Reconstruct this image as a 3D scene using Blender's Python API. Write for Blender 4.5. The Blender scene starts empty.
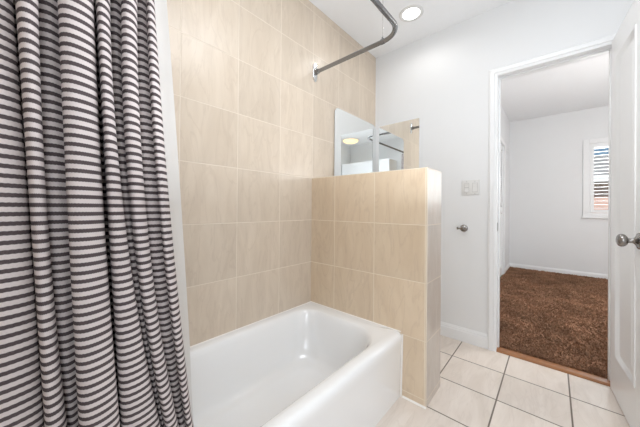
import bpy, bmesh, math, random
from mathutils import Vector, Matrix
random.seed(7)
scn = bpy.context.scene
COL = scn.collection
PI = math.pi

# ------------------------------------------------------------------ helpers
def link(name, bm, mats, parent=None, smooth=None):
    me = bpy.data.meshes.new(name)
    bmesh.ops.recalc_face_normals(bm, faces=bm.faces[:])
    bm.to_mesh(me); bm.free()
    o = bpy.data.objects.new(name, me)
    for m in (mats if isinstance(mats, (list, tuple)) else [mats]):
        me.materials.append(m)
    if smooth is not None:
        me.polygons.foreach_set('use_smooth', [True]*len(me.polygons))
        if smooth < 180:
            me.set_sharp_from_angle(angle=math.radians(smooth))
    COL.objects.link(o)
    if parent is not None:
        o.parent = parent
        o.matrix_parent_inverse = Matrix.Translation(-Vector(parent.location)) if parent.type == 'EMPTY' and parent.rotation_euler.z == 0 else Matrix()
    return o

def tag(o, label=None, cat=None, group=None, kind=None):
    if label: o['label'] = label
    if cat: o['category'] = cat
    if group: o['group'] = group
    if kind: o['kind'] = kind
    return o

def empty(name, loc, label, cat, group=None, kind=None):
    e = bpy.data.objects.new(name, None); COL.objects.link(e)
    e.location = loc; e.empty_display_size = .05
    return tag(e, label, cat, group, kind)

def struct(name, bm, mats, label=None, parent=None, smooth=None, cat=None):
    o = link(name, bm, mats, parent, smooth)
    if parent is None:
        o['kind'] = 'structure'
        if label: o['label'] = label
        if cat: o['category'] = cat
    return o

def box(bm, x0, x1, y0, y1, z0, z1, bevel=0., seg=2, mat=0):
    r = bmesh.ops.create_cube(bm, size=1.)
    vs = r['verts']
    for v in vs:
        v.co = Vector((x0+(v.co.x+.5)*(x1-x0), y0+(v.co.y+.5)*(y1-y0), z0+(v.co.z+.5)*(z1-z0)))
    fs = set(f for v in vs for f in v.link_faces)
    for f in fs: f.material_index = mat
    if bevel > 0:
        es = list(set(e for v in vs for e in v.link_edges))
        rr = bmesh.ops.bevel(bm, geom=es, offset=bevel, segments=seg, profile=.5, affect='EDGES')
        for f in rr['faces']: f.material_index = mat

def loft(bm, rings, close=True, cap0=False, cap1=False, mat=0):
    R = [[bm.verts.new(p) for p in r] for r in rings]
    n = len(R[0])
    for a, b in zip(R[:-1], R[1:]):
        for i in range(n if close else n-1):
            j = (i+1) % n
            f = bm.faces.new((a[i], a[j], b[j], b[i])); f.material_index = mat
    if cap0: bm.faces.new(R[0][::-1]).material_index = mat
    if cap1: bm.faces.new(R[-1]).material_index = mat
    return R

def lathe(bm, origin, axis, prof, n=32, mat=0):
    """prof: (distance along axis, radius)"""
    ax = Vector(axis).normalized()
    t = Vector((0, 0, 1)) if abs(ax.z) < .9 else Vector((1, 0, 0))
    u = ax.cross(t).normalized(); v = ax.cross(u)
    o = Vector(origin)
    rings = [[o+ax*d+(u*math.cos(2*PI*i/n)+v*math.sin(2*PI*i/n))*max(r, 1e-5) for i in range(n)] for d, r in prof]
    loft(bm, rings, True, True, True, mat)

def tube(bm, pts, rad, n=16, mat=0, ripple=0.):
    pts = [Vector(p) for p in pts]
    prev = None; rings = []
    for i, p in enumerate(pts):
        t = (pts[min(i+1, len(pts)-1)]-pts[max(i-1, 0)]).normalized()
        if prev is None:
            h = Vector((0, 0, 1)) if abs(t.z) < .9 else Vector((1, 0, 0))
            u = t.cross(h).normalized()
        else:
            u = (prev-t*prev.dot(t)).normalized()
        prev = u; v = t.cross(u)
        rings.append([p+(u*math.cos(2*PI*k/n)+v*math.sin(2*PI*k/n))*rad*(1+ripple*math.cos(4*2*PI*k/n)) for k in range(n)])
    loft(bm, rings, True, True, True, mat)

def prism(bm, poly, f0, f1, mat=0):
    """poly: list of 2D; f0/f1 map 2D -> 3D for both ends"""
    loft(bm, [[Vector(f0(*p)) for p in poly], [Vector(f1(*p)) for p in poly]], True, True, True, mat)

# ------------------------------------------------------------------ materials
def new_mat(name):
    m = bpy.data.materials.new(name); m.use_nodes = True
    nt = m.node_tree
    b = nt.nodes['Principled BSDF']
    return m, nt, b

def N(nt, typ, **kw):
    n = nt.nodes.new(typ)
    for k, v in kw.items():
        if k in n.inputs: n.inputs[k].default_value = v
        else: setattr(n, k, v)
    return n

def math_node(nt, op, a, b=None, c=None):
    n = nt.nodes.new('ShaderNodeMath'); n.operation = op
    for i, x in enumerate((a, b, c)):
        if x is None: continue
        if isinstance(x, (int, float)): n.inputs[i].default_value = x
        else: nt.links.new(x, n.inputs[i])
    return n.outputs[0]

def mixc(nt, fac, a, b, blend='MIX'):
    n = nt.nodes.new('ShaderNodeMix'); n.data_type = 'RGBA'; n.blend_type = blend
    for s, x in ((n.inputs[0], fac), (n.inputs[6], a), (n.inputs[7], b)):
        if isinstance(x, (int, float)): s.default_value = x
        elif isinstance(x, (tuple, list)): s.default_value = (*x, 1.) if len(x) == 3 else x
        else: nt.links.new(x, s)
    return n.outputs[2]

def simple(name, col, rough=.5, metal=0., noise=.0, nscale=20., bump=0., spec=.5, coat=0.):
    m, nt, b = new_mat(name)
    b.inputs['Roughness'].default_value = rough
    b.inputs['Metallic'].default_value = metal
    b.inputs['Specular IOR Level'].default_value = spec
    b.inputs['Coat Weight'].default_value = coat
    b.inputs['Coat Roughness'].default_value = .05
    tc = N(nt, 'ShaderNodeTexCoord')
    nz = N(nt, 'ShaderNodeTexNoise', Scale=nscale, Detail=4.)
    nt.links.new(tc.outputs['Object'], nz.inputs['Vector'])
    lo = [c*(1-noise) for c in col]; hi = [min(1, c*(1+noise)) for c in col]
    nt.links.new(mixc(nt, nz.outputs['Fac'], lo, hi), b.inputs['Base Color'])
    if bump > 0:
        bp = N(nt, 'ShaderNodeBump', Strength=bump, Distance=.002)
        nt.links.new(nz.outputs['Fac'], bp.inputs['Height'])
        nt.links.new(bp.outputs['Normal'], b.inputs['Normal'])
    return m

def tile_mat(name, ua, uo, us, va, vo, vs, c_lo, c_hi, c_vein, c_grout, gw, rough, vein=.5, skip=None):
    m, nt, b = new_mat(name)
    tc = N(nt, 'ShaderNodeTexCoord')
    sep = N(nt, 'ShaderNodeSeparateXYZ'); nt.links.new(tc.outputs['Object'], sep.inputs[0])
    def axis(a, off, size):
        s = math_node(nt, 'DIVIDE', math_node(nt, 'SUBTRACT', sep.outputs[a], off), size)
        fl = math_node(nt, 'FLOOR', s); fr = math_node(nt, 'SUBTRACT', s, fl)
        d = math_node(nt, 'MINIMUM', fr, math_node(nt, 'SUBTRACT', 1., fr))
        return fl, math_node(nt, 'MULTIPLY', d, size)
    fu, du = axis(ua, uo, us); fv, dv = axis(va, vo, vs)
    if skip:   # one wide cut tile: no joint across it
        inside = math_node(nt, 'MULTIPLY', math_node(nt, 'LESS_THAN', sep.outputs[0], skip[0]), math_node(nt, 'LESS_THAN', sep.outputs[1], skip[1]))
        du = math_node(nt, 'ADD', du, inside)
    d = math_node(nt, 'MINIMUM', du, dv)
    g = N(nt, 'ShaderNodeMapRange'); g.interpolation_type = 'SMOOTHSTEP'
    g.inputs['From Min'].default_value = gw*.5; g.inputs['From Max'].default_value = gw*.5+.0016
    nt.links.new(d, g.inputs['Value'])
    tile = g.outputs['Result']
    cmb = N(nt, 'ShaderNodeCombineXYZ'); nt.links.new(fu, cmb.inputs[0]); nt.links.new(fv, cmb.inputs[1])
    wn = N(nt, 'ShaderNodeTexWhiteNoise'); wn.noise_dimensions = '3D'; nt.links.new(cmb.outputs[0], wn.inputs['Vector'])
    # every tile has its own veining: shift the texture space by a random vector per tile
    sc = N(nt, 'ShaderNodeVectorMath', operation='SCALE'); nt.links.new(wn.outputs['Color'], sc.inputs[0]); sc.inputs['Scale'].default_value = 30.
    ad = N(nt, 'ShaderNodeVectorMath', operation='ADD'); nt.links.new(tc.outputs['Object'], ad.inputs[0]); nt.links.new(sc.outputs[0], ad.inputs[1])
    mp = N(nt, 'ShaderNodeMapping'); nt.links.new(ad.outputs[0], mp.inputs['Vector'])
    rot = [0, 0, 0]; other = ({0, 1, 2}-{ua, va}).pop(); rot[other] = .45; mp.inputs['Rotation'].default_value = rot
    stretch = [7., 7., 7.]; stretch[va] = 1.6
    mp.inputs['Scale'].default_value = stretch
    n1 = N(nt, 'ShaderNodeTexNoise', Scale=1.6, Detail=5., Roughness=.6, Distortion=1.2)
    nt.links.new(mp.outputs[0], n1.inputs['Vector'])
    r1 = N(nt, 'ShaderNodeMapRange'); r1.inputs['From Min'].default_value = .32; r1.inputs['From Max'].default_value = .68
    nt.links.new(n1.outputs['Fac'], r1.inputs['Value'])
    base = mixc(nt, r1.outputs['Result'], c_lo, c_hi)
    # thin veins
    n2 = N(nt, 'ShaderNodeTexNoise', Scale=1.1, Detail=3., Distortion=2.0)
    nt.links.new(mp.outputs[0], n2.inputs['Vector'])
    dv2 = math_node(nt, 'ABSOLUTE', math_node(nt, 'SUBTRACT', n2.outputs['Fac'], .5))
    r2 = N(nt, 'ShaderNodeMapRange'); r2.inputs['From Min'].default_value = 0.; r2.inputs['From Max'].default_value = .03
    r2.inputs['To Min'].default_value = vein; r2.inputs['To Max'].default_value = 0.
    nt.links.new(dv2, r2.inputs['Value'])
    base = mixc(nt, r2.outputs['Result'], base, c_vein)
    # tone from tile to tile
    tv = N(nt, 'ShaderNodeMapRange'); tv.inputs['To Min'].default_value = .95; tv.inputs['To Max'].default_value = 1.04
    nt.links.new(wn.outputs['Value'], tv.inputs['Value'])
    sc2 = N(nt, 'ShaderNodeVectorMath', operation='SCALE'); nt.links.new(base, sc2.inputs[0]); nt.links.new(tv.outputs['Result'], sc2.inputs['Scale'])
    colr = mixc(nt, tile, c_grout, sc2.outputs[0])
    nt.links.new(colr, b.inputs['Base Color'])
    rr = N(nt, 'ShaderNodeMapRange'); rr.inputs['To Min'].default_value = .8; rr.inputs['To Max'].default_value = rough
    nt.links.new(tile, rr.inputs['Value']); nt.links.new(rr.outputs['Result'], b.inputs['Roughness'])
    bp = N(nt, 'ShaderNodeBump', Strength=.5, Distance=.002)
    nt.links.new(tile, bp.inputs['Height']); nt.links.new(bp.outputs['Normal'], b.inputs['Normal'])
    return m

TS_Y, TS_Z = .3094, .306
WT = dict(c_lo=(.60, .505, .405), c_hi=(.67, .575, .47), c_vein=(.52, .425, .335), c_grout=(.745, .66, .56), gw=.003, rough=.28, vein=.35)
M_tile_side = tile_mat('wall_tile_side', 1, -.915, TS_Y, 2, .957, TS_Z, **WT)
M_tile_front = tile_mat('wall_tile_front', 0, .2135, .3022, 2, .957, TS_Z, **{**WT, 'c_lo': (.655, .52, .375), 'c_hi': (.725, .595, .445), 'c_vein': (.55, .42, .305), 'c_grout': (.79, .69, .56)})
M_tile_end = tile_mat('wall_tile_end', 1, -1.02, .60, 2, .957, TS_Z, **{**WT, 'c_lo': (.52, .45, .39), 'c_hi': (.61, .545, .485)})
M_floor = tile_mat('floor_tile', 0, .7878, .3013, 1, -.2839, .309, (.71, .625, .55), (.81, .73, .66), (.60, .52, .45), (.20, .165, .135), .0055, .32, vein=.25, skip=(.95, -.905))
M_grout_edge = simple('grout_edge', (.72, .63, .52), .5, noise=.05)
M_wall = simple('white_wall_paint', (.77, .78, .79), .55, noise=.012, nscale=6., bump=.05)
M_ceil = simple('white_ceiling_paint', (.86, .87, .885), .7, noise=.015, nscale=30., bump=.08)
M_trim = simple('white_gloss_trim', (.82, .83, .84), .28, noise=.01)
M_door = simple('white_door_paint', (.88, .89, .90), .3, noise=.01)
M_tub = simple('white_enamel', (.88, .885, .89), .12, noise=.006, nscale=3., coat=.5)
M_caulk = simple('white_caulk', (.85, .82, .78), .5, noise=.03)
M_plastic = simple('white_plastic', (.70, .70, .69), .3, noise=.01)
M_plastic_d = simple('grey_plastic_gap', (.42, .42, .42), .5, noise=.02)
M_chrome = simple('chrome', (.78, .79, .80), .1, 1., noise=.02)
M_rod = simple('brushed_steel', (.27, .275, .285), .27, 1., noise=.08, nscale=60.)
M_nickel = simple('satin_nickel', (.30, .285, .27), .22, 1., noise=.05)
M_mirror = simple('mirror_silver', (.90, .92, .92), .015, 1., noise=.0)
M_mirror_edge = simple('mirror_ground_edge', (.70, .72, .72), .3, .3, noise=.02)
M_cab = simple('cabinet_grey_side', (.30, .29, .28), .4, .6, noise=.03)

def emit_mat(name, col, strength):
    m, nt, b = new_mat(name)
    tc = N(nt, 'ShaderNodeTexCoord'); nz = N(nt, 'ShaderNodeTexNoise', Scale=14.)
    nt.links.new(tc.outputs['Object'], nz.inputs['Vector'])
    c = mixc(nt, nz.outputs['Fac'], [x*.94 for x in col], col)
    nt.links.new(c, b.inputs['Base Color']); nt.links.new(c, b.inputs['Emission Color'])
    b.inputs['Emission Strength'].default_value = strength
    return m
M_led = emit_mat('led_diffuser', (1., .99, .97), 3.)
M_amber = emit_mat('warm_glass', (1., .74, .40), 1.15)

def wood_mat():
    m, nt, b = new_mat('oiled_oak')
    tc = N(nt, 'ShaderNodeTexCoord'); mp = N(nt, 'ShaderNodeMapping'); mp.inputs['Scale'].default_value = (4, 60, 60)
    nt.links.new(tc.outputs['Object'], mp.inputs['Vector'])
    nz = N(nt, 'ShaderNodeTexNoise', Scale=2., Detail=6., Distortion=.6); nt.links.new(mp.outputs[0], nz.inputs['Vector'])
    nt.links.new(mixc(nt, nz.outputs['Fac'], (.20, .075, .025), (.44, .19, .065)), b.inputs['Base Color'])
    b.inputs['Roughness'].default_value = .35
    return m
M_wood = wood_mat()

def carpet_mat():
    m, nt, b = new_mat('brown_carpet')
    tc = N(nt, 'ShaderNodeTexCoord')
    n1 = N(nt, 'ShaderNodeTexNoise', Scale=90., Detail=3., Roughness=.7); nt.links.new(tc.outputs['Object'], n1.inputs['Vector'])
    n2 = N(nt, 'ShaderNodeTexNoise', Scale=3.2, Detail=3., Roughness=.6, Distortion=.8); nt.links.new(tc.outputs['Object'], n2.inputs['Vector'])
    r1 = N(nt, 'ShaderNodeMapRange'); r1.inputs['From Min'].default_value = .3; r1.inputs['From Max'].default_value = .7
    nt.links.new(n1.outputs['Fac'], r1.inputs['Value'])
    c = mixc(nt, r1.outputs['Result'], (.145, .074, .044), (.49, .288, .182))
    r2 = N(nt, 'ShaderNodeMapRange'); r2.inputs['From Min'].default_value = .35; r2.inputs['From Max'].default_value = .65
    r2.inputs['To Min'].default_value = .72; r2.inputs['To Max'].default_value = 1.15
    nt.links.new(n2.outputs['Fac'], r2.inputs['Value'])
    s = N(nt, 'ShaderNodeVectorMath', operation='SCALE'); nt.links.new(c, s.inputs[0]); nt.links.new(r2.outputs['Result'], s.inputs['Scale'])
    nt.links.new(s.outputs[0], b.inputs['Base Color'])
    b.inputs['Roughness'].default_value = .95; b.inputs['Specular IOR Level'].default_value = .1
    return m
M_carpet = carpet_mat()

STRIPE = .0140
def curtain_mat():
    m, nt, b = new_mat('striped_cotton')
    uv = N(nt, 'ShaderNodeUVMap'); uv.uv_map = 'UVMap'
    sep = N(nt, 'ShaderNodeSeparateXYZ'); nt.links.new(uv.outputs['UV'], sep.inputs[0])
    U, V = sep.outputs[0], sep.outputs[1]
    zig = math_node(nt, 'MULTIPLY', math_node(nt, 'PINGPONG', math_node(nt, 'DIVIDE', U, .0045), .5), .0009)
    s = math_node(nt, 'DIVIDE', math_node(nt, 'ADD', V, zig), STRIPE)
    fr = math_node(nt, 'SUBTRACT', s, math_node(nt, 'FLOOR', s))
    d = math_node(nt, 'ABSOLUTE', math_node(nt, 'SUBTRACT', fr, .5))
    r = N(nt, 'ShaderNodeMapRange'); r.interpolation_type = 'SMOOTHSTEP'
    r.inputs['From Min'].default_value = .20; r.inputs['From Max'].default_value = .27
    nt.links.new(d, r.inputs['Value'])
    nz = N(nt, 'ShaderNodeTexNoise', Scale=700., Detail=2.); nt.links.new(uv.outputs['UV'], nz.inputs['Vector'])
    dark = mixc(nt, nz.outputs['Fac'], (.045, .035, .037), (.110, .087, .090))
    light = mixc(nt, nz.outputs['Fac'], (.49, .435, .425), (.64, .58, .565))
    nt.links.new(mixc(nt, r.outputs['Result'], dark, light), b.inputs['Base Color'])
    # twill weave
    w = N(nt, 'ShaderNodeTexWave', Scale=330., Distortion=1.5); w.wave_type = 'BANDS'; w.bands_direction = 'DIAGONAL'
    nt.links.new(uv.outputs['UV'], w.inputs['Vector'])
    bp = N(nt, 'ShaderNodeBump', Strength=.25, Distance=.001); nt.links.new(w.outputs['Fac'], bp.inputs['Height'])
    nt.links.new(bp.outputs['Normal'], b.inputs['Normal'])
    b.inputs['Roughness'].default_value = .9; b.inputs['Specular IOR Level'].default_value = .15
    return m
M_curtain = curtain_mat()

def liner_mat():
    m, nt, b = new_mat('frosted_vinyl')
    tc = N(nt, 'ShaderNodeTexCoord'); nz = N(nt, 'ShaderNodeTexNoise', Scale=9., Detail=3.)
    nt.links.new(tc.outputs['Object'], nz.inputs['Vector'])
    nt.links.new(mixc(nt, nz.outputs['Fac'], (.80, .80, .80), (.90, .90, .90)), b.inputs['Base Color'])
    b.inputs['Roughness'].default_value = .35
    tr = N(nt, 'ShaderNodeBsdfTranslucent'); tr.inputs['Color'].default_value = (.9, .9, .9, 1)
    tp = N(nt, 'ShaderNodeBsdfTransparent')
    m1 = N(nt, 'ShaderNodeMixShader'); m1.inputs[0].default_value = .4
    nt.links.new(b.outputs[0], m1.inputs[1]); nt.links.new(tr.outputs[0], m1.inputs[2])
    m2 = N(nt, 'ShaderNodeMixShader'); m2.inputs[0].default_value = .12
    nt.links.new(m1.outputs[0], m2.inputs[1]); nt.links.new(tp.outputs[0], m2.inputs[2])
    nt.links.new(m2.outputs[0], nt.nodes['Material Output'].inputs['Surface'])
    return m
M_liner = liner_mat()

def brick_mat():
    m, nt, b = new_mat('red_brick')
    tc = N(nt, 'ShaderNodeTexCoord')
    mp = N(nt, 'ShaderNodeMapping'); mp.inputs['Rotation'].default_value = (PI/2, 0, 0)
    nt.links.new(tc.outputs['Object'], mp.inputs['Vector'])
    br = N(nt, 'ShaderNodeTexBrick', Scale=4.)
    br.inputs['Color1'].default_value = (.62, .33, .28, 1); br.inputs['Color2'].default_value = (.72, .46, .40, 1); br.inputs['Mortar'].default_value = (.62, .55, .5, 1)
    nt.links.new(mp.outputs[0], br.inputs['Vector']); nt.links.new(br.outputs['Color'], b.inputs['Base Color'])
    b.inputs['Roughness'].default_value = .9
    return m
M_brick = brick_mat()
M_roof = simple('grey_shingles', (.34, .33, .33), .9, noise=.3, nscale=14.)
M_dark_glass = simple('dark_glass', (.05, .055, .07), .1, noise=.1)
M_earth = simple('dry_grass', (.25, .25, .15), .95, noise=.4, nscale=8.)
def pane_mat():
    m, nt, b = new_mat('window_glass')
    tp = N(nt, 'ShaderNodeBsdfTransparent'); gl = N(nt, 'ShaderNodeBsdfGlossy', Roughness=.02)
    fr = N(nt, 'ShaderNodeFresnel', IOR=1.45); mx = N(nt, 'ShaderNodeMixShader')
    nz = N(nt, 'ShaderNodeTexNoise', Scale=2.); nt.links.new(mixc(nt, nz.outputs['Fac'], (.95, .97, .97), (.99, 1., 1.)), tp.inputs['Color'])
    nt.links.new(fr.outputs[0], mx.inputs[0]); nt.links.new(tp.outputs[0], mx.inputs[1]); nt.links.new(gl.outputs[0], mx.inputs[2])
    nt.links.new(mx.outputs[0], nt.nodes['Material Output'].inputs['Surface'])
    return m
M_pane = pane_mat()

# ------------------------------------------------------------------ dimensions (metres)
H = 2.544                       # bathroom ceiling
PF, PT, PL, PH = -.92, .234, .828, 1.263   # low tiled wall: front plane, thickness, length, height
DL, DR, DH = 1.011, 1.578, 2.03            # door opening
RX = 2.35                       # right wall of bathroom
BY = -2.95                      # wall behind the camera
AY = -2.47                      # foot wall of the tub alcove
X2, Y2, H2 = .732, 3.538, 2.625  # bedroom left wall, far wall, ceiling
X3 = 3.3                        # bedroom right wall
WT_ = .115                      # thickness of the wall with the doorway

# ------------------------------------------------------------------ bathroom shell
bm = bmesh.new(); box(bm, -.1, RX+.1, BY-.1, 0, -.1, 0)
struct('floor', bm, M_floor)
bm = bmesh.new(); box(bm, -.1, RX+.1, BY-.1, 0, H, H+.1)
struct('ceiling', bm, M_ceil)
bm = bmesh.new(); box(bm, -.12, 0, BY-.1, 0, 0, H)
struct('wall_left', bm, M_tile_side)
bm = bmesh.new()
box(bm, -.12, DL-.014, 0, WT_, 0, H2); box(bm, DR+.014, X3+.1, 0, WT_, 0, H2); box(bm, DL-.014, DR+.014, 0, WT_, DH+.014, H2)
struct('wall_back', bm, M_wall)
bm = bmesh.new(); box(bm, RX, RX+.1, BY-.1, 0, 0, H)
struct('wall_right', bm, M_wall)
bm = bmesh.new(); box(bm, 0, RX, BY-.1, BY, 0, H)
struct('wall_front', bm, M_wall)
bm = bmesh.new(); box(bm, 0, .80, BY, AY, 0, H)
struct('wall_alcove', bm, M_tile_front)

# low tiled wall at the end of the tub
bm = bmesh.new()
E_ = .004
box(bm, 0, PL, PF, PF+PT, 0, PH)
for f in bm.faces:
    n = f.normal; c = f.calc_center_median()
    f.material_index = 1 if c.x > PL-.001 else (2 if c.z > PH-.001 else 0)
es = [e for e in bm.edges if all(v.co.x > PL-.001 for v in e.verts) or all(v.co.z > PH-.001 for v in e.verts)]
r = bmesh.ops.bevel(bm, geom=es, offset=.005, segments=3, profile=.5, affect='EDGES')
for f in r['faces']: f.material_index = 2
struct('wall_partition', bm, [M_tile_front, M_tile_end, M_grout_edge])
# bead of caulk along its foot
bm = bmesh.new()
tri = [(0, 0), (.007, 0), (0, .008)]
prism(bm, tri, lambda a, b: (.70, PF-a, b), lambda a, b: (PL, PF-a, b))
struct('trim_1', bm, M_caulk)

# baseboards
def baseboard(name, p0, p1, nrm, h, t=.013):
    d = Vector((p1[0]-p0[0], p1[1]-p0[1], 0)); n = Vector((nrm[0], nrm[1], 0))
    prof = [(0, 0), (t, 0), (t, h*.72), (t*.75, h*.78), (t*.75, h*.86), (t*.35, h*.95), (t*.3, h), (0, h)]
    bm = bmesh.new()
    A = Vector((p0[0], p0[1], 0)); B = A+d
    prism(bm, prof, lambda a, b: A+n*a+Vector((0, 0, b)), lambda a, b: B+n*a+Vector((0, 0, b)))
    return struct(name, bm, M_trim, smooth=25)
baseboard('baseboard_back', (.0, 0), (.956, 0), (0, -1), .108)
baseboard('baseboard_right', (RX, BY), (RX, 0), (-1, 0), .108)
baseboard('baseboard_back_right', (DR+.06, 0), (RX, 0), (0, -1), .108)

# door casing, jamb and stop
def casing_profile(w):
    return [(0, 0), (0, .008), (.006, .011), (w*.30, .012), (w*.36, .017), (w*.80, .019), (w*.88, .014), (w, .012), (w, 0)]
bm = bmesh.new()
w = .055
pl = casing_profile(w)
# left, right, head with mitred corners (a = distance from opening)
prism(bm, pl, lambda a, b: (DL-a, -b, 0), lambda a, b: (DL-a, -b, DH+a))
prism(bm, pl, lambda a, b: (DR+a, -b, 0), lambda a, b: (DR+a, -b, DH+a))
prism(bm, pl, lambda a, b: (DL-a, -b, DH+a), lambda a, b: (DR+a, -b, DH+a))
# on the bedroom side
prism(bm, pl, lambda a, b: (DL-a, WT_+b, 0), lambda a, b: (DL-a, WT_+b, DH+a))
prism(bm, pl, lambda a, b: (DR+a, WT_+b, 0), lambda a, b: (DR+a, WT_+b, DH+a))
prism(bm, pl, lambda a, b: (DL-a, WT_+b, DH+a), lambda a, b: (DR+a, WT_+b, DH+a))
# jambs and stops
box(bm, DL-.014, DL, 0, WT_, 0, DH+.014); box(bm, DR, DR+.014, 0, WT_, 0, DH+.014); box(bm, DL, DR, 0, WT_, DH, DH+.014)
box(bm, DL, DL+.010, .042, .075, 0, DH, .002); box(bm, DR-.010, DR, .042, .075, 0, DH, .002); box(bm, DL+.01, DR-.01, .042, .075, DH-.010, DH, .002)
struct('trim_2', bm, M_trim, smooth=25)
# strike plate on the left jamb
bm = bmesh.new(); box(bm, DL, DL+.0015, .006, .032, .885, .945, .0006)
tag(link('strike_plate', bm, M_nickel), 'small metal strike plate on the left jamb of the doorway', 'strike plate')
# threshold
bm = bmesh.new()
prism(bm, [(-.004, .0), (-.004, .004), (.006, .012), (.055, .016), (.072, .010), (.072, .0)], lambda a, b: (DL, a, b), lambda a, b: (DR, a, b))
tag(link('door_threshold', bm, M_wood, smooth=25), 'orange-brown wooden threshold strip between tile floor and carpet', 'threshold')

# ------------------------------------------------------------------ door (20 in leaf, opened into the bathroom)
LW, LT, LH = .535, .034, 2.022
door = empty('door_1', (1.572, -.026, .010), 'white single-panel door standing open at right with round metal knob', 'door', kind='structure')
# local frame: +X runs along the leaf from hinge to free edge, +Y is the visible face normal, +Z up
ang = math.atan2(-.99767, .06816)
door.rotation_euler = (0, 0, ang)
# visible face normal must point to -X world: leaf dir rotated -90deg
def dpart(name, bm, mat, parent, smooth=None):
    o = link(name, bm, mat, None, smooth); o.parent = parent; return o
bm = bmesh.new()
SX0, SX1, SZ0, SZ1 = .118, .430, .222, 1.890
# leaf slab built of stiles and rails so the panel is truly recessed
yf, yb = -.004, -.004+LT    # local y: visible face at negative y
box(bm, 0, SX0, yf, yb, 0, LH, .0015); box(bm, SX1, LW, yf, yb, 0, LH, .0015)
box(bm, SX0, SX1, yf, yb, 0, SZ0, .0); box(bm, SX0, SX1, yf, yb, SZ1, LH, .0)
leaf = dpart('leaf', bm, M_door, door)
bm = bmesh.new()
def frame_ring(d, y):
    return [Vector((SX0+d, y, SZ0+d)), Vector((SX1-d, y, SZ0+d)), Vector((SX1-d, y, SZ1-d)), Vector((SX0+d, y, SZ1-d))]
prof = [(-.001, yf), (0, yf-.004), (.006, yf-.006), (.012, yf-.003), (.018, yf+.006), (.026, yf+.009), (.030, yf+.009)]
loft(bm, [frame_ring(d, y) for d, y in prof], True, False, False)
dpart('panel_moulding', bm, M_door, door, 40)
bm = bmesh.new()
prof = [(.028, yf+.009), (.060, yf+.003), (.064, yf+.0015)]
loft(bm, [frame_ring(d, y) for d, y in prof], True, False, True)
dpart('panel', bm, M_door, door)
# knob
KX, KZ = .488, .898
bm = bmesh.new()
lathe(bm, (KX, yf, KZ), (0, -1, 0), [(0, .037), (.003, .037), (.007, .034), (.011, .024), (.016, .015), (.022, .0105), (.034, .0105), (.038, .012)], 40)
knob = dpart('door_knob', bm, M_nickel, door, 50)
bm = bmesh.new()
lathe(bm, (KX, yf, KZ), (0, -1, 0), [(.036, .012), (.039, .0195), (.044, .0255), (.050, .0285), (.057, .0288), (.063, .0262), (.0675, .021), (.070, .014), (.0712, .006), (.0714, .0001)], 40)
dpart('knob_ball', bm, M_nickel, knob, 60)
bm = bmesh.new()
lathe(bm, (KX, yb, KZ), (0, 1, 0), [(0, .034), (.005, .032), (.010, .020), (.016, .011), (.036, .011), (.042, .022), (.052, .027), (.060, .024), (.066, .012), (.067, .0001)], 32)
dpart('door_knob', bm, M_nickel, door, 50)

# ------------------------------------------------------------------ bathtub
def rrect(x0, x1, y0, y1, rs, z, n=14):
    """rounded rectangle, corner radii (x1y1, x0y1, x0y0, x1y0) counter clockwise"""
    pts = []
    cs = [(x1, y1, rs[0], 0), (x0, y1, rs[1], PI/2), (x0, y0, rs[2], PI), (x1, y0, rs[3], 3*PI/2)]
    for cx, cy, r, a0 in cs:
        ox = cx-r if cx == x1 else cx+r
        oy = cy-r if cy == y1 else cy+r
        for k in range(n+1):
            a = a0+PI/2*k/n
            pts.append(Vector((ox+r*math.cos(a), oy+r*math.sin(a), z)))
    out = []     # even points along the straight runs as well
    for i, p in enumerate(pts):
        out.append(p)
        if i % (n+1) == n:
            nx = pts[(i+1) % len(pts)]
            for k in range(1, 16): out.append(p.lerp(nx, k/16))
    return out
TX, TY1, TY0, TR = .692, PF, AY, .357
bm = bmesh.new()
rings = []
o4 = (.012, .002, .002, .012)
def outer(ix, z, r=.012): # ix = inset of the apron side only
    return rrect(.001, TX-ix, TY0+.001, TY1-.001, (r, .002, .002, r), z)
for ix, z in [(.004, 0.), (.004, .02), (.002, .12), (.000, .22), (-.003, .29), (-.006, .318), (-.005, .332), (-.001, .344), (.007, .352), (.018, .3555), (.030, .3560)]:
    rings.append(outer(ix, z))
rings.append(rrect(.020, .655, -2.425, -.958, (.08, .05, .05, .08), .3564))
# rim to basin: (x0, x1, y0, y1, radii, z)
def inner(x0, x1, y0, y1, r1, r2, z):
    return rrect(x0, x1, y0, y1, (r1, r2, r2, r1), z)
for a in [(.044, .640, -2.36, -1.006, .190, .110, .3555), (.049, .634, -2.355, -1.012, .190, .112, .352), (.055, .627, -2.345, -1.018, .190, .114, .343),
          (.061, .620, -2.335, -1.025, .190, .116, .325), (.070, .611, -2.31, -1.036, .188, .12, .27), (.080, .601, -2.27, -1.048, .186, .125, .20),
          (.094, .588, -2.22, -1.064, .184, .13, .135), (.110, .570, -2.18, -1.084, .18, .135, .098), (.137, .545, -2.14, -1.112, .17, .135, .076), (.180, .500, -2.09, -1.16, .14, .11, .066), (.25, .43, -2.0, -1.26, .08, .08, .063)]:
    rings.append(inner(*a))
loft(bm, rings, True, False, True)
tub = empty('bathtub', (.345, -1.69, 0), 'glossy white alcove bathtub with rounded rim along the tiled wall', 'bathtub')
tb = link('tub_shell', bm, M_tub, tub, 60)
bm = bmesh.new()
lathe(bm, (.325, -1.98, .0635), (0, 0, 1), [(0, .032), (.002, .031), (.003, .02), (.001, .012), (.0005, .0001)], 28)
link('drain', bm, M_chrome, tub, 40)
bm = bmesh.new()
prism(bm, [(0, 0), (.004, 0), (0, .004)], lambda a, b: (.002, PF-a, .356+b), lambda a, b: (TX-.004, PF-a, .356+b))
prism(bm, [(0, 0), (.004, 0), (0, .004)], lambda a, b: (.001+a, PF-.001, .356+b), lambda a, b: (.001+a, AY+.001, .356+b))
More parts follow.
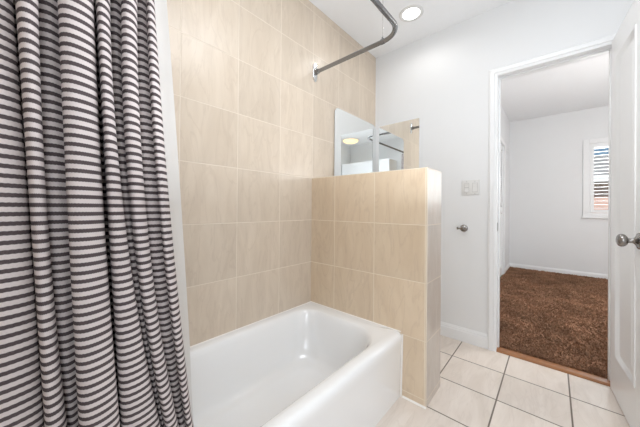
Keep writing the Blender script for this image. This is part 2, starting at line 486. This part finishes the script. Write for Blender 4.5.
prism(bm, [(0, 0), (.008, 0), (0, .008)], lambda a, b: (TX-.004+a, PF-b, 0), lambda a, b: (TX+.002+a, PF-b, .345))
link('caulk_line', bm, M_caulk, tub)

# ------------------------------------------------------------------ shower rod
ZR = 2.046; RY = -.900; RXX = .674
pts = [(.004, RY, ZR), (.15, RY, ZR), (.35, RY, ZR), (.555, RY, ZR)]
rr = .115
for k in range(1, 17):
    a = PI/2*(1-k/16)
    pts.append((RXX-rr+rr*math.cos(a), RY-rr+rr*math.sin(a), ZR))
pts += [(RXX, -1.2, ZR), (RXX, -1.7, ZR), (RXX, AY+.004, ZR)]
rod = empty('shower_curtain_rod', (.0, RY, ZR), 'bent brushed steel shower curtain rod fixed high on the tiled wall', 'curtain rod')
bm = bmesh.new(); tube(bm, pts, .0135, 32, ripple=.06)
link('rod', bm, M_rod, rod, 60)
def flange(origin, axis):
    bm = bmesh.new()
    ax = Vector(axis); side = Vector((0, 0, 1)).cross(ax)
    rings = []
    for d, s in [(0, 1.), (.004, 1.), (.008, .93), (.010, .8)]:
        rg = []
        for k in range(40):
            a = 2*PI*k/40
            ca, sa = math.cos(a), math.sin(a)
            px = .024*s*math.copysign(abs(ca)**.6, ca); pz = (.046 if abs(sa) > 0 else 0)*0+.068*(s if s > .9 else .95)*math.copysign(abs(sa)**.8, sa)
            rg.append(Vector(origin)+ax*d+side*px+Vector((0, 0, pz)))
        rings.append(rg)
    loft(bm, rings, True, True, True)
    o = link('flange', bm, M_chrome, rod, 40)
    bm = bmesh.new(); lathe(bm, Vector(origin)+ax*.008, axis, [(0, .021), (.010, .020), (.024, .0175), (.030, .0165)], 28)
    s = link('socket', bm, M_rod, o, 50)
    s.parent = o; s.matrix_parent_inverse = rod.matrix_world.inverted() if False else Matrix.Translation(-rod.location)
    s.matrix_parent_inverse = Matrix(); s.location = (0, 0, 0)
    for dz in (-.045, .045):
        bm = bmesh.new()
        lathe(bm, Vector(origin)+ax*.0098+Vector((0, 0, dz)), axis, [(0, .006), (.002, .0055), (.003, .003), (.0031, .0001)], 14)
        s2 = link('screw', bm, M_chrome, o, 50); s2.matrix_parent_inverse = Matrix()
flange((0, RY, ZR), (1, 0, 0))
flange((RXX, AY, ZR), (0, 1, 0))
# ceiling support: wire rod, clamp and ceiling disc
bm = bmesh.new(); tube(bm, [(.552, RY, ZR+.012), (.552, RY, H)], .0010, 8)
link('support_wire', bm, M_nickel, rod, 60)
bm = bmesh.new(); lathe(bm, (.543, RY, ZR), (1, 0, 0), [(0, .0155), (.018, .0155)], 28); lathe(bm, (.552, RY, ZR+.013), (0, 0, 1), [(0, .007), (.012, .006), (.016, .003)], 14)
link('support_clamp', bm, M_rod, rod, 40)
bm = bmesh.new(); lathe(bm, (.552, RY, H), (0, 0, -1), [(0, .022), (.004, .021), (.010, .008)], 28)
link('support_disc', bm, M_chrome, rod, 40)

# ------------------------------------------------------------------ curtain
KN = [(0.705,-2.455,1.36,-2.455,1.03,-2.455,.70),(0.720,-2.430,1.36,-2.430,1.03,-2.430,.70),
(0.698,-2.4010,1.326,-2.3990,1.031,-2.3970,0.732),
(0.713,-2.3960,1.321,-2.3930,1.031,-2.3900,0.737),
(0.721,-2.3870,1.322,-2.3820,1.031,-2.3760,0.733),
(0.722,-2.3750,1.329,-2.3660,1.031,-2.3560,0.721),
(0.718,-2.3620,1.339,-2.3490,1.030,-2.3350,0.706),
(0.710,-2.3520,1.349,-2.3350,1.030,-2.3170,0.691),
(0.698,-2.3490,1.357,-2.3300,1.030,-2.3100,0.680),
(0.677,-2.3540,1.365,-2.3370,1.030,-2.3180,0.673),
(0.664,-2.3500,1.374,-2.3310,1.029,-2.3100,0.660),
(0.672,-2.3490,1.371,-2.3300,1.029,-2.3090,0.664),
(0.675,-2.3480,1.370,-2.3290,1.030,-2.3080,0.666),
(0.666,-2.3460,1.376,-2.3280,1.029,-2.3070,0.660),
(0.690,-2.3440,1.365,-2.3260,1.030,-2.3060,0.673),
(0.711,-2.3460,1.352,-2.3280,1.030,-2.3090,0.686),
(0.726,-2.3440,1.346,-2.3270,1.030,-2.3080,0.694),
(0.734,-2.3400,1.344,-2.3240,1.031,-2.3040,0.696),
(0.735,-2.3340,1.346,-2.3200,1.031,-2.2980,0.693),
(0.731,-2.3290,1.352,-2.3150,1.030,-2.2910,0.687),
(0.723,-2.3240,1.359,-2.3120,1.030,-2.2860,0.679),
(0.711,-2.3230,1.366,-2.3100,1.030,-2.2830,0.671),
(0.690,-2.3240,1.376,-2.3110,1.030,-2.2840,0.659),
(0.684,-2.3280,1.377,-2.3150,1.030,-2.2850,0.656),
(0.692,-2.3190,1.378,-2.3060,1.030,-2.2790,0.658),
(0.695,-2.3090,1.383,-2.2950,1.030,-2.2730,0.655),
(0.686,-2.2950,1.396,-2.2800,1.029,-2.2630,0.644),
(0.697,-2.2950,1.390,-2.2800,1.030,-2.2610,0.649),
(0.718,-2.3010,1.376,-2.2860,1.030,-2.2690,0.666),
(0.733,-2.2990,1.369,-2.2850,1.030,-2.2670,0.673),
(0.741,-2.2920,1.369,-2.2770,1.030,-2.2590,0.673),
(0.742,-2.2820,1.374,-2.2660,1.030,-2.2460,0.665),
(0.738,-2.2700,1.383,-2.2540,1.030,-2.2310,0.654),
(0.730,-2.2610,1.393,-2.2440,1.030,-2.2180,0.642),
(0.718,-2.2570,1.402,-2.2390,1.030,-2.2120,0.631),
(0.697,-2.2580,1.412,-2.2400,1.029,-2.2130,0.620),
(0.645,-2.2460,1.447,-2.2240,1.028,-2.1960,0.580),
(0.687,-2.2480,1.423,-2.2250,1.029,-2.1960,0.604),
(0.708,-2.2530,1.409,-2.2310,1.029,-2.2070,0.623),
(0.723,-2.2530,1.401,-2.2320,1.030,-2.2060,0.630),
(0.731,-2.2510,1.398,-2.2300,1.030,-2.1970,0.629),
(0.732,-2.2460,1.401,-2.2240,1.030,-2.1810,0.620),
(0.728,-2.2400,1.406,-2.2180,1.030,-2.1630,0.607),
(0.720,-2.2350,1.413,-2.2120,1.029,-2.1470,0.593),
(0.708,-2.2320,1.422,-2.2080,1.029,-2.1390,0.581),
(0.687,-2.2300,1.434,-2.2050,1.029,-2.1380,0.569),
(0.680,-2.2310,1.437,-2.2050,1.029,-2.1320,0.561),
(0.688,-2.2260,1.436,-2.2020,1.029,-2.1310,0.565),
(0.691,-2.2190,1.438,-2.1960,1.029,-2.1290,0.565),
(0.682,-2.2080,1.450,-2.1870,1.029,-2.1210,0.556),
(0.681,-2.2080,1.450,-2.1860,1.029,-2.1190,0.554),
(0.702,-2.2140,1.435,-2.1940,1.029,-2.1290,0.572),
(0.717,-2.2160,1.427,-2.1950,1.029,-2.1320,0.582),
(0.725,-2.2130,1.424,-2.1930,1.029,-2.1300,0.585),
(0.726,-2.2070,1.427,-2.1870,1.029,-2.1240,0.582),
(0.722,-2.2000,1.433,-2.1800,1.029,-2.1150,0.574),
(0.714,-2.1940,1.441,-2.1740,1.029,-2.1070,0.565),
(0.702,-2.1890,1.450,-2.1690,1.029,-2.1010,0.554),
(0.681,-2.1860,1.463,-2.1650,1.028,-2.0950,0.539),
(0.672,-2.1870,1.468,-2.1670,1.028,-2.0930,0.533),
(0.680,-2.1810,1.467,-2.1590,1.028,-2.0900,0.535),
(0.683,-2.1740,1.470,-2.1490,1.028,-2.0850,0.534),
(0.674,-2.1610,1.482,-2.1320,1.028,-2.0730,0.522),
(0.667,-2.1610,1.486,-2.1310,1.028,-2.0710,0.516),
(0.688,-2.1680,1.471,-2.1400,1.028,-2.0810,0.534),
(0.703,-2.1710,1.461,-2.1430,1.029,-2.0860,0.546),
(0.711,-2.1710,1.457,-2.1420,1.029,-2.0870,0.551),
(0.712,-2.1680,1.458,-2.1370,1.029,-2.0840,0.549),
(0.708,-2.1640,1.462,-2.1300,1.029,-2.0780,0.544),
(0.700,-2.1590,1.469,-2.1230,1.028,-2.0720,0.536),
(0.688,-2.1550,1.478,-2.1180,1.028,-2.0660,0.525),
(0.667,-2.1500,1.492,-2.1130,1.028,-2.0590,0.509)]
def lev(z, ya, za, yb, zb, yc, zc):
    """depth at height z through three known heights, flattening out beyond them"""
    if z > za: return ya+(ya-yb)/(za-zb)*(z-za)*.55
    if z < zc: return yc+(yc-yb)/(zc-zb)*(z-zc)*.7
    L0 = (z-zb)*(z-zc)/((za-zb)*(za-zc)); L1 = (z-za)*(z-zc)/((zb-za)*(zb-zc)); L2 = (z-za)*(z-zb)/((zc-za)*(zc-zb))
    return ya*L0+yb*L1+yc*L2
def catmull(P, n):
    out = []
    for i in range(len(P)-1):
        p0, p1, p2, p3 = P[max(i-1, 0)], P[i], P[i+1], P[min(i+2, len(P)-1)]
        for k in range(n):
            t = k/n
            out.append(.5*((2*p1)+(p2-p0)*t+(2*p0-5*p1+4*p2-p3)*t*t+(3*p1-p0-3*p2+p3)*t**3))
    out.append(P[-1]); return out
CT, CB, NR = 2.025, .16, 120
bm = bmesh.new(); uvl = bm.loops.layers.uv.new('UVMap')
rows = []; uvs = []
u_ref = None
for r_ in range(NR+1):
    z = CT+(CB-CT)*r_/NR
    pts2 = [Vector((k[0]+.003*math.sin(z*5.1+i*.35)+.055*min(1, max(0, .56-z)/.2), lev(z, *k[1:]), 0)) for i, k in enumerate(KN)]
    cv = catmull(pts2, 5)
    if u_ref is None or True:
        acc = [0.]
        for p, q in zip(cv[:-1], cv[1:]): acc.append(acc[-1]+(q-p).length)
    if u_ref is None: u_ref = acc
    rows.append([bm.verts.new((p.x, p.y, z)) for p in cv])
for r_ in range(NR):
    for i in range(len(rows[0])-1):
        f = bm.faces.new((rows[r_][i], rows[r_][i+1], rows[r_+1][i+1], rows[r_+1][i]))
        for lp, (ri, ci) in zip(f.loops, ((r_, i), (r_, i+1), (r_+1, i+1), (r_+1, i))):
            zz = CT+(CB-CT)*ri/NR; lp[uvl].uv = (u_ref[ci]*1.2, zz-.085*(min(zz, 1.6)-1.03)**2)
cur = link('shower_curtain', bm, M_curtain, smooth=180)
tag(cur, 'cream shower curtain with dark horizontal stripes bunched in folds at left', 'shower curtain')
sm = cur.modifiers.new('thickness', 'SOLIDIFY'); sm.thickness = .0012; sm.offset = 0

LN = [(.645, -2.240), (.652, -2.225), (.635, -2.21), (.650, -2.195), (.637, -2.18), (.648, -2.16)]
bm = bmesh.new(); rows = []
def ledge(z):  # right edge of liner (x, y)
    y = lev(z, -2.105, 1.552, -2.055, 1.026, -2.023, .652)
    x = .606-.045*min(1, max(0, (1.55-z)/1.0))
    return x, y
for r_ in range(71):
    z = 2.02+(.27-2.02)*r_/70
    ex, ey = ledge(z)
    P = [Vector(((x-.640)*.8+ex, -2.24+(y+2.24)*((ey-.06)+2.24)/(.08), 0)) for x, y in LN]+[Vector((ex+.008, ey-.05, 0)), Vector((ex, ey-.02, 0)), Vector((ex+.003, ey, 0))]
    P = catmull(P, 5)
    rows.append([bm.verts.new((p.x, p.y, z)) for p in P])
for a, b in zip(rows[:-1], rows[1:]):
    for i in range(len(a)-1): bm.faces.new((a[i], a[i+1], b[i+1], b[i]))
tag(link('curtain_liner', bm, M_liner, smooth=180), 'translucent white curtain liner hanging inside the bathtub behind striped curtain', 'curtain liner')

# ------------------------------------------------------------------ mirrors
def rounded_plate(pts2, r_idx, rad, n=8):
    out = []
    for i, p in enumerate(pts2):
        if i in r_idx:
            a = Vector(pts2[i-1])-Vector(p); b = Vector(pts2[(i+1) % len(pts2)])-Vector(p)
            a.normalize(); b.normalize()
            c = Vector(p)+(a+b)*rad
            for k in range(n+1):
                t = PI/2*k/n
                out.append(tuple(c-b*rad*math.cos(t)-a*rad*math.sin(t)))
        else: out.append(tuple(p))
    return out
# mirrored cabinet on the tiled wall
cab = empty('medicine_cabinet', (0, -.34, 1.2), 'mirrored medicine cabinet with rounded corners on the tiled wall behind the low wall', 'mirror cabinet')
poly = rounded_plate([(-.664, 1.19), (-.664, 1.862), (-.008, 1.862), (-.008, 1.19)], {0, 1, 2, 3}, .05)
bm = bmesh.new()
inn = [(y*1.0, z) for y, z in rounded_plate([(-.656, 1.198), (-.656, 1.854), (-.016, 1.854), (-.016, 1.198)], {0, 1, 2, 3}, .045)]
prism(bm, inn, lambda a, b: (.0, a, b), lambda a, b: (.006, a, b))
link('cabinet_body', bm, M_cab, cab)
bm = bmesh.new()
loft(bm, [[Vector((x, y, z)) for y, z in poly] for x in (.006, .010)], True, True, False, 1)
bev = rounded_plate([(-.6625, 1.1915), (-.6625, 1.8605), (-.0095, 1.8605), (-.0095, 1.1915)], {0, 1, 2, 3}, .0485)
loft(bm, [[Vector((.010, y, z)) for y, z in poly], [Vector((.0110, y, z)) for y, z in bev]], True, False, True, 0)
for f in bm.faces:
    if len(f.verts) == 4 and abs(f.calc_center_median().x-.0105) < .0003: f.material_index = 1
link('mirror_door', bm, [M_mirror, M_mirror_edge], cab)
# flat mirror on the white wall
bm = bmesh.new()
M2 = (.046, .439, 1.19, 1.8475)
box(bm, M2[0], M2[1], -.006, -.0005, M2[2], M2[3], .0012, 1, mat=1)
for f in bm.faces:
    c = f.calc_center_median()
    if c.y < -.0059: f.material_index = 0
tag(link('wall_mirror', bm, [M_mirror, M_mirror_edge]), 'frameless rectangular mirror on the white wall next to the corner', 'mirror')

# ------------------------------------------------------------------ downlight and dome lamp
dl = empty('recessed_downlight', (.502, -.355, H), 'round white recessed ceiling light, lit, above the corner', 'ceiling light')
bm = bmesh.new()
lathe(bm, (.502, -.355, H), (0, 0, -1), [(0, .090), (.004, .089), (.007, .082), (.007, .070), (.001, .060)], 48)
link('light_trim', bm, M_plastic, dl, 40)
bm = bmesh.new()
lathe(bm, (.502, -.355, H-.0025), (0, 0, -1), [(0, .064), (.0015, .0635), (.0025, .05), (.003, .0001)], 40)
link('light_diffuser', bm, M_led, dl, 40)

LX, LY = 1.99, -2.44
dome = empty('dome_lamp', (LX, LY, H), 'amber glass flush ceiling lamp seen only in the mirrors', 'ceiling lamp')
bm = bmesh.new(); lathe(bm, (LX, LY, H+.001), (0, 0, -1), [(0, .19), (.012, .19), (.020, .175), (.021, .0001)], 40)
link('lamp_base', bm, M_plastic, dome, 40)
bm = bmesh.new()
lathe(bm, (LX, LY, H-.021), (0, 0, -1), [(0, .165)]+[(.06*math.sin(t*PI/16), max(.165*math.cos(t*PI/16), .0001)) for t in range(1, 9)], 40)
link('lamp_shade', bm, M_amber, dome, 60)

# tall white cupboard behind the camera (its top shows in the mirrors)
cup = empty('linen_cupboard', (1.9, -2.78, 0), 'tall white cupboard whose top shows in the wall mirrors', 'cupboard')
bm = bmesh.new(); box(bm, 1.16, RX-.02, BY+.002, -2.60, 0, 2.06, .003)
link('cupboard_body', bm, M_door, cup)
for k in range(2):
    x0 = 1.17+k*.585
    bm = bmesh.new()
    box(bm, x0, x0+.575, -2.62, -2.599, .03, 2.04, .003)
    d = link('cupboard_door', bm, M_door, cup)
    bm = bmesh.new(); lathe(bm, (x0+(.53 if k == 0 else .045), -2.599, 1.05), (0, 1, 0), [(0, .008), (.012, .006), (.018, .013), (.026, .012), (.029, .0001)], 20)
    h = link('cupboard_knob', bm, M_nickel, d, 50); h.matrix_parent_inverse = Matrix()

# ------------------------------------------------------------------ switch plate and peg
sw = empty('light_switch', (.838, 0, 1.213), 'white two-gang light switch plate on the wall left of the doorway', 'light switch')
bm = bmesh.new(); box(bm, .776, .900, -.006, 0, 1.154, 1.272, .0035, 3)
link('switch_plate', bm, M_plastic, sw, 40)
def rock(x0, x1, z0, z1, tilt, nm='rocker'):
    bm = bmesh.new(); zc = (z0+z1)/2
    box(bm, x0-.002, x1+.002, -.0063, -.005, z0-.002, z1+.002, 0, mat=1)
    prism(bm, [(-.004, z0), (-.0068-max(0, -tilt), z0), (-.0072, zc), (-.0068-max(0, tilt), z1), (-.004, z1)], lambda a, b: (x0, a, b), lambda a, b: (x1, a, b), 0)
    return link(nm, bm, [M_plastic, M_plastic_d], sw)
rock(.853, .884, 1.180, 1.246, -.004)
rock(.797, .826, 1.216, 1.246, .004); rock(.797, .826, 1.180, 1.210, -.004)
for x in (.811, .868):
    for z in (1.166, 1.260):
        bm = bmesh.new(); lathe(bm, (x, -.0055, z), (0, -1, 0), [(0, .0035), (.0012, .003), (.0013, .0001)], 12)
        link('plate_screw', bm, M_plastic_d, sw, 40)

pg = empty('paper_holder_arm', (.79, 0, .895), 'small chrome holder post with side bar on the wall below the switch', 'wall hook')
bm = bmesh.new(); lathe(bm, (.793, .001, .893), (0, -1, 0), [(0, .028), (.006, .028), (.011, .025), (.014, .016), (.019, .010), (.040, .009), (.046, .011), (.050, .009), (.052, .0001)], 32)
link('rosette_post', bm, M_nickel, pg, 40)
bm = bmesh.new(); tube(bm, [(.760, -.042, .893), (.790, -.042, .893), (.822, -.042, .893)], .0055, 14)
lathe(bm, (.762, -.042, .893), (-1, 0, 0), [(0, .006), (.002, .0105), (.007, .0105), (.010, .007), (.0101, .0001)], 18)
link('side_bar', bm, M_nickel, pg, 50)

# ------------------------------------------------------------------ bedroom beyond the doorway
bm = bmesh.new(); box(bm, X2-.1, X3+.1, WT_, Y2+.1, -.1, -.002)
box(bm, DL-.014, DR+.014, 0., WT_, -.1, -.002)
struct('floor_bedroom', bm, M_earth)
bm = bmesh.new(); box(bm, X2-.1, X3+.1, WT_, Y2+.1, H2, H2+.1)
struct('ceiling_bedroom', bm, M_ceil)
CY0, CY1, CZ = 1.72, 2.81, 2.06      # louvred closet opening in the left wall
bm = bmesh.new()
box(bm, X2-.1, X2, WT_, CY0, 0, H2); box(bm, X2-.1, X2, CY1, Y2+.1, 0, H2); box(bm, X2-.1, X2, CY0, CY1, CZ, H2); box(bm, X2-.1, X2-.06, CY0, CY1, 0, CZ)
struct('wall_bedroom_left', bm, M_wall)
WX0, WX1, WZ0, WZ1 = 1.735, 2.55, 1.005, 2.075   # window hole in the far wall
bm = bmesh.new()
box(bm, X2, WX0, Y2, Y2+.12, 0, H2); box(bm, WX1, X3+.1, Y2, Y2+.12, 0, H2); box(bm, WX0, WX1, Y2, Y2+.12, 0, WZ0); box(bm, WX0, WX1, Y2, Y2+.12, WZ1, H2)
struct('wall_bedroom_far', bm, M_wall)
bm = bmesh.new(); box(bm, X3, X3+.1, WT_, Y2, 0, H2)
struct('wall_bedroom_right', bm, M_wall)
baseboard('baseboard_bedroom_far', (X2, Y2), (X3, Y2), (0, -1), .085)
baseboard('baseboard_bedroom_left', (X2, CY1+.06), (X2, Y2), (1, 0), .085)
baseboard('baseboard_bedroom_near', (X2, WT_), (X2, CY0-.06), (1, 0), .085)

# louvred closet door
cd = empty('door_2', (X2, (CY0+CY1)/2, 0), 'white louvred closet door on the bedroom left wall', 'door', kind='structure')
bm = bmesh.new()
for y0, y1, z0, z1 in [(CY0-.06, CY0, 0, CZ+.06), (CY1, CY1+.06, 0, CZ+.06), (CY0, CY1, CZ, CZ+.06)]:
    box(bm, X2, X2+.016, y0, y1, z0, z1, .003)
link('casing', bm, M_trim, cd)
bm = bmesh.new(); xa, xb = X2-.045, X2-.012
for y0, y1 in [(CY0, (CY0+CY1)/2-.002), ((CY0+CY1)/2+.002, CY1)]:
    box(bm, xa, xb, y0, y0+.05, .012, CZ-.005); box(bm, xa, xb, y1-.05, y1, .012, CZ-.005)
    for z0, z1 in [(.012, .14), (1.0, 1.08), (CZ-.08, CZ-.005)]: box(bm, xa, xb, y0+.05, y1-.05, z0, z1)
link('door_frame', bm, M_trim, cd)
bm = bmesh.new()
for y0, y1 in [(CY0+.05, (CY0+CY1)/2-.052), ((CY0+CY1)/2+.052, CY1-.05)]:
    z = .15
    while z < CZ-.09:
        if not (.98 < z < 1.08):
            prism(bm, [(xa+.002, z+.026), (xa+.006, z+.030), (xb-.002, z+.004), (xb-.006, z)], lambda a, b: (a, y0, b), lambda a, b: (a, y1, b))
        z += .032
link('louvers', bm, M_trim, cd)

# carpet: base sheet plus thousands of short tufts (stuff)
bm = bmesh.new()
cx0, cx1, cy0, cy1 = X2+.002, X3-.002, .076, Y2-.013
def quad(p): return bm.faces.new([bm.verts.new(v) for v in p])
quad([(cx0, WT_, .012), (cx1, WT_, .012), (cx1, cy1, .012), (cx0, cy1, .012)])
quad([(DL+.001, cy0, .012), (DR-.001, cy0, .012), (DR-.001, WT_, .012), (DL+.001, WT_, .012)])
quad([(DL+.001, cy0, .0), (DR-.001, cy0, .0), (DR-.001, cy0, .012), (DL+.001, cy0, .012)])
rnd = random.Random(3)
for i in range(52000):
    t = rnd.random()
    y = cy0+(cy1-cy0)*(t**1.35)
    x = rnd.uniform(cx0+.01, 2.45)
    if y < WT_+.01: x = rnd.uniform(DL+.012, DR-.012)
    a = rnd.uniform(0, 2*PI); s = rnd.uniform(.0035, .006)*(1+.25*y); h = rnd.uniform(.008, .017)
    lx, ly = rnd.gauss(0, .006), rnd.gauss(0, .006)
    dx, dy = math.cos(a)*s, math.sin(a)*s
    v0 = bm.verts.new((x-dx, y-dy, .010)); v1 = bm.verts.new((x+dx, y+dy, .010))
    v2 = bm.verts.new((x+lx+dx*.6, y+ly+dy*.6, .010+h)); v3 = bm.verts.new((x+lx-dx*.6, y+ly-dy*.6, .010+h))
    bm.faces.new((v0, v1, v2, v3))
me = bpy.data.meshes.new('carpet'); bm.to_mesh(me); bm.free(); me.materials.append(M_carpet)
cp = bpy.data.objects.new('carpet', me); COL.objects.link(cp)
tag(cp, 'brown shaggy carpet covering the bedroom floor past the threshold', 'carpet', kind='stuff')

# window in the far wall
win = empty('window_1', ((WX0+WX1)/2, Y2, WZ0), 'white framed bedroom window with louvred shutters on the far wall', 'window', kind='structure')
bm = bmesh.new(); cw = .072
for x0, x1, z0, z1 in [(WX0-cw, WX0, WZ0-.0, WZ1+cw), (WX1, WX1+cw, WZ0, WZ1+cw), (WX0, WX1, WZ1, WZ1+cw)]:
    box(bm, x0, x1, Y2-.018, Y2, z0, z1, .005)
box(bm, WX0-cw, WX1+cw, Y2-.018, Y2, WZ0-.055, WZ0, .005)
# reveal lining
box(bm, WX0, WX0+.012, Y2, Y2+.12, WZ0, WZ1); box(bm, WX1-.012, WX1, Y2, Y2+.12, WZ0, WZ1); box(bm, WX0, WX1, Y2-.001, Y2+.12, WZ1-.016, WZ1)
link('window_frame', bm, M_trim, win)
bm = bmesh.new(); box(bm, WX0-cw-.010, WX1+cw+.010, Y2-.040, Y2, WZ0-.085, WZ0-.055, .006); box(bm, WX0, WX1, Y2, Y2+.12, WZ0-.02, WZ0)
link('window_sill', bm, M_trim, win)
mid = (WX0+WX1)/2
for x0, x1 in [(WX0+.013, mid-.002), (mid+.002, WX1-.013)]:
    bm = bmesh.new(); ya, yb2 = Y2-.004, Y2+.022
    box(bm, x0, x0+.036, ya, yb2, WZ0+.004, WZ1-.014, .002); box(bm, x1-.036, x1, ya, yb2, WZ0+.004, WZ1-.014, .002)
    box(bm, x0+.036, x1-.036, ya, yb2, WZ0+.004, WZ0+.050, .002); box(bm, x0+.036, x1-.036, ya, yb2, WZ1-.062, WZ1-.014, .002)
    sh = link('shutter', bm, M_trim, win)
    bm = bmesh.new(); z = WZ0+.062
    while z < WZ1-.085:
        # blade tipped slightly open
        yc = Y2+.009
        prism(bm, [(yc-.027, z+.002), (yc, z+.005), (yc+.027, z+.002), (yc+.027, z-.001), (yc, z-.003), (yc-.027, z-.001)], lambda a, b: (x0+.037, a, b+.01), lambda a, b: (x1-.037, a, b+.01))
        z += .054
    l = link('shutter_louvers', bm, M_trim, sh); l.matrix_parent_inverse = Matrix()
bm = bmesh.new(); box(bm, WX0+.012, WX1-.012, Y2+.085, Y2+.089, WZ0, WZ1-.012)
link('pane', bm, M_pane, win)

# ------------------------------------------------------------------ outside the window
bm = bmesh.new(); box(bm, -14, 24, Y2+.13, 30, -.5, -.3)
struct('ground', bm, M_earth)
hs = empty('neighbour_house', (5.2, 11., -.3), 'red brick house with grey roof outside the bedroom window', 'house')
bm = bmesh.new(); box(bm, 1.2, 10., 11., 16., -.3, 2.05); link('house_wall', bm, M_brick, hs)
bm = bmesh.new()
prism(bm, [(10.5, 2.02), (10.5, 2.20), (13.5, 3.3), (16.5, 2.2), (16.5, 2.02)], lambda a, b: (.8, a, b), lambda a, b: (10.4, a, b))
link('house_roof', bm, M_roof, hs)
bm = bmesh.new(); box(bm, .8, 10.4, 10.42, 10.50, 2.0, 2.22); link('fascia', bm, M_trim, hs)
for k in range(3):
    bm = bmesh.new(); x0 = 3.2+k*2.3
    box(bm, x0, x0+1.3, 10.97, 11.02, .95, 1.62); f = link('house_window', bm, M_trim, hs)
    bm = bmesh.new(); box(bm, x0+.08, x0+1.22, 10.955, 10.975, 1.03, 1.54); g = link('house_pane', bm, M_dark_glass, f); g.matrix_parent_inverse = Matrix()

# ------------------------------------------------------------------ lights
def lamp(name, typ, loc, energy, col=(1, 1, 1), size=.1, rot=None, size_y=None, spot=None):
    d = bpy.data.lights.new(name, typ); d.energy = energy; d.color = col
    if typ == 'AREA':
        d.size = size
        if size_y: d.shape = 'RECTANGLE'; d.size_y = size_y
    elif typ in ('POINT', 'SPOT'): d.shadow_soft_size = size
    if spot: d.spot_size = math.radians(spot); d.spot_blend = .6
    o = bpy.data.objects.new(name, d); COL.objects.link(o); o.location = loc
    if rot: o.rotation_euler = rot
    return o
lamp('downlight_lamp', 'SPOT', (.502, -.355, H-.012), 5, (1, .98, .95), .05, (0, 0, 0), spot=172)
# added fill lamps without fixtures: facing the ceiling, overhead, and from behind
lamp('upward_fill', 'AREA', (1.20, -1.60, 1.05), 12, (.90, .95, 1.), .8, (PI, 0, 0))  # unseen fill aimed up, softens the room by ceiling bounce
lamp('overhead_fill', 'AREA', (1.2, -1.50, H-.01), 13, (.91, .955, 1.), .8)  # unseen fill to brighten floor, low wall and tub
lamp('rear_fill', 'AREA', (1.70, -2.58, 1.0), 16, (.88, .94, 1.), .9, (math.radians(84), 0, math.radians(10)), 1.1)  # added fill behind the camera; no window there
# bedroom: daylight through its window and an added fill lamp
lamp('bedroom_fill', 'POINT', (2.5, 1.2, 1.45), 52, (1, .985, .96), .3)  # added lamp with no fixture, brightens the bedroom
lamp('bedroom_window_daylight', 'AREA', ((WX0+WX1)/2, Y2+.4, 1.7), 25, (.97, .99, 1.), .8, (math.radians(-90), 0, 0), 1.0)
sun = lamp('sun', 'SUN', (0, 0, 10), 2.5, (1, .96, .9), rot=(math.radians(52), 0, math.radians(-20)))
sun.data.energy = 4.; sun.data.angle = .01

wd = bpy.data.worlds.new('world'); scn.world = wd; wd.use_nodes = True
nt = wd.node_tree; bg = nt.nodes['Background']
sky = nt.nodes.new('ShaderNodeTexSky'); sky.sky_type = 'HOSEK_WILKIE'; sky.turbidity = 2.6; sky.sun_direction = (.3, -.6, .7)
nt.links.new(sky.outputs[0], bg.inputs['Color']); bg.inputs['Strength'].default_value = 2.

# ------------------------------------------------------------------ camera (wide-angle lens)
q = dict(cx=1.3146, cy=-2.3342, cz=1.0414, yaw=42.0967, pitch=.2206, roll=.4868, f=262.7332, sx=-4.593, sy=-6.2833)
y_, p_, r_ = (math.radians(q[k]) for k in ('yaw', 'pitch', 'roll'))
F = Vector((-math.sin(y_)*math.cos(p_), math.cos(y_)*math.cos(p_), math.sin(p_)))
Rv = Vector((math.cos(y_), math.sin(y_), 0)); U = Rv.cross(F)
R2 = Rv*math.cos(r_)+U*math.sin(r_); U2 = -Rv*math.sin(r_)+U*math.cos(r_)
cam = bpy.data.cameras.new('camera'); co = bpy.data.objects.new('camera', cam); COL.objects.link(co)
cam.sensor_width = 36; cam.sensor_fit = 'HORIZONTAL'; cam.lens = q['f']*36/640
cam.shift_x = -q['sx']/640; cam.shift_y = q['sy']/640; cam.clip_start = .02
m = Matrix((R2, U2, -F)).transposed().to_4x4(); m.translation = (q['cx'], q['cy'], q['cz'])
co.matrix_world = m
scn.camera = co

scn.view_settings.view_transform = 'Standard'
scn.view_settings.look = 'None'
scn.view_settings.exposure = .07
scn.cycles.max_bounces = 12; scn.cycles.diffuse_bounces = 6; scn.cycles.glossy_bounces = 6; scn.cycles.transparent_max_bounces = 12
scn.cycles.caustics_reflective = True; scn.cycles.caustics_refractive = False
scn.cycles.sample_clamp_indirect = 6.
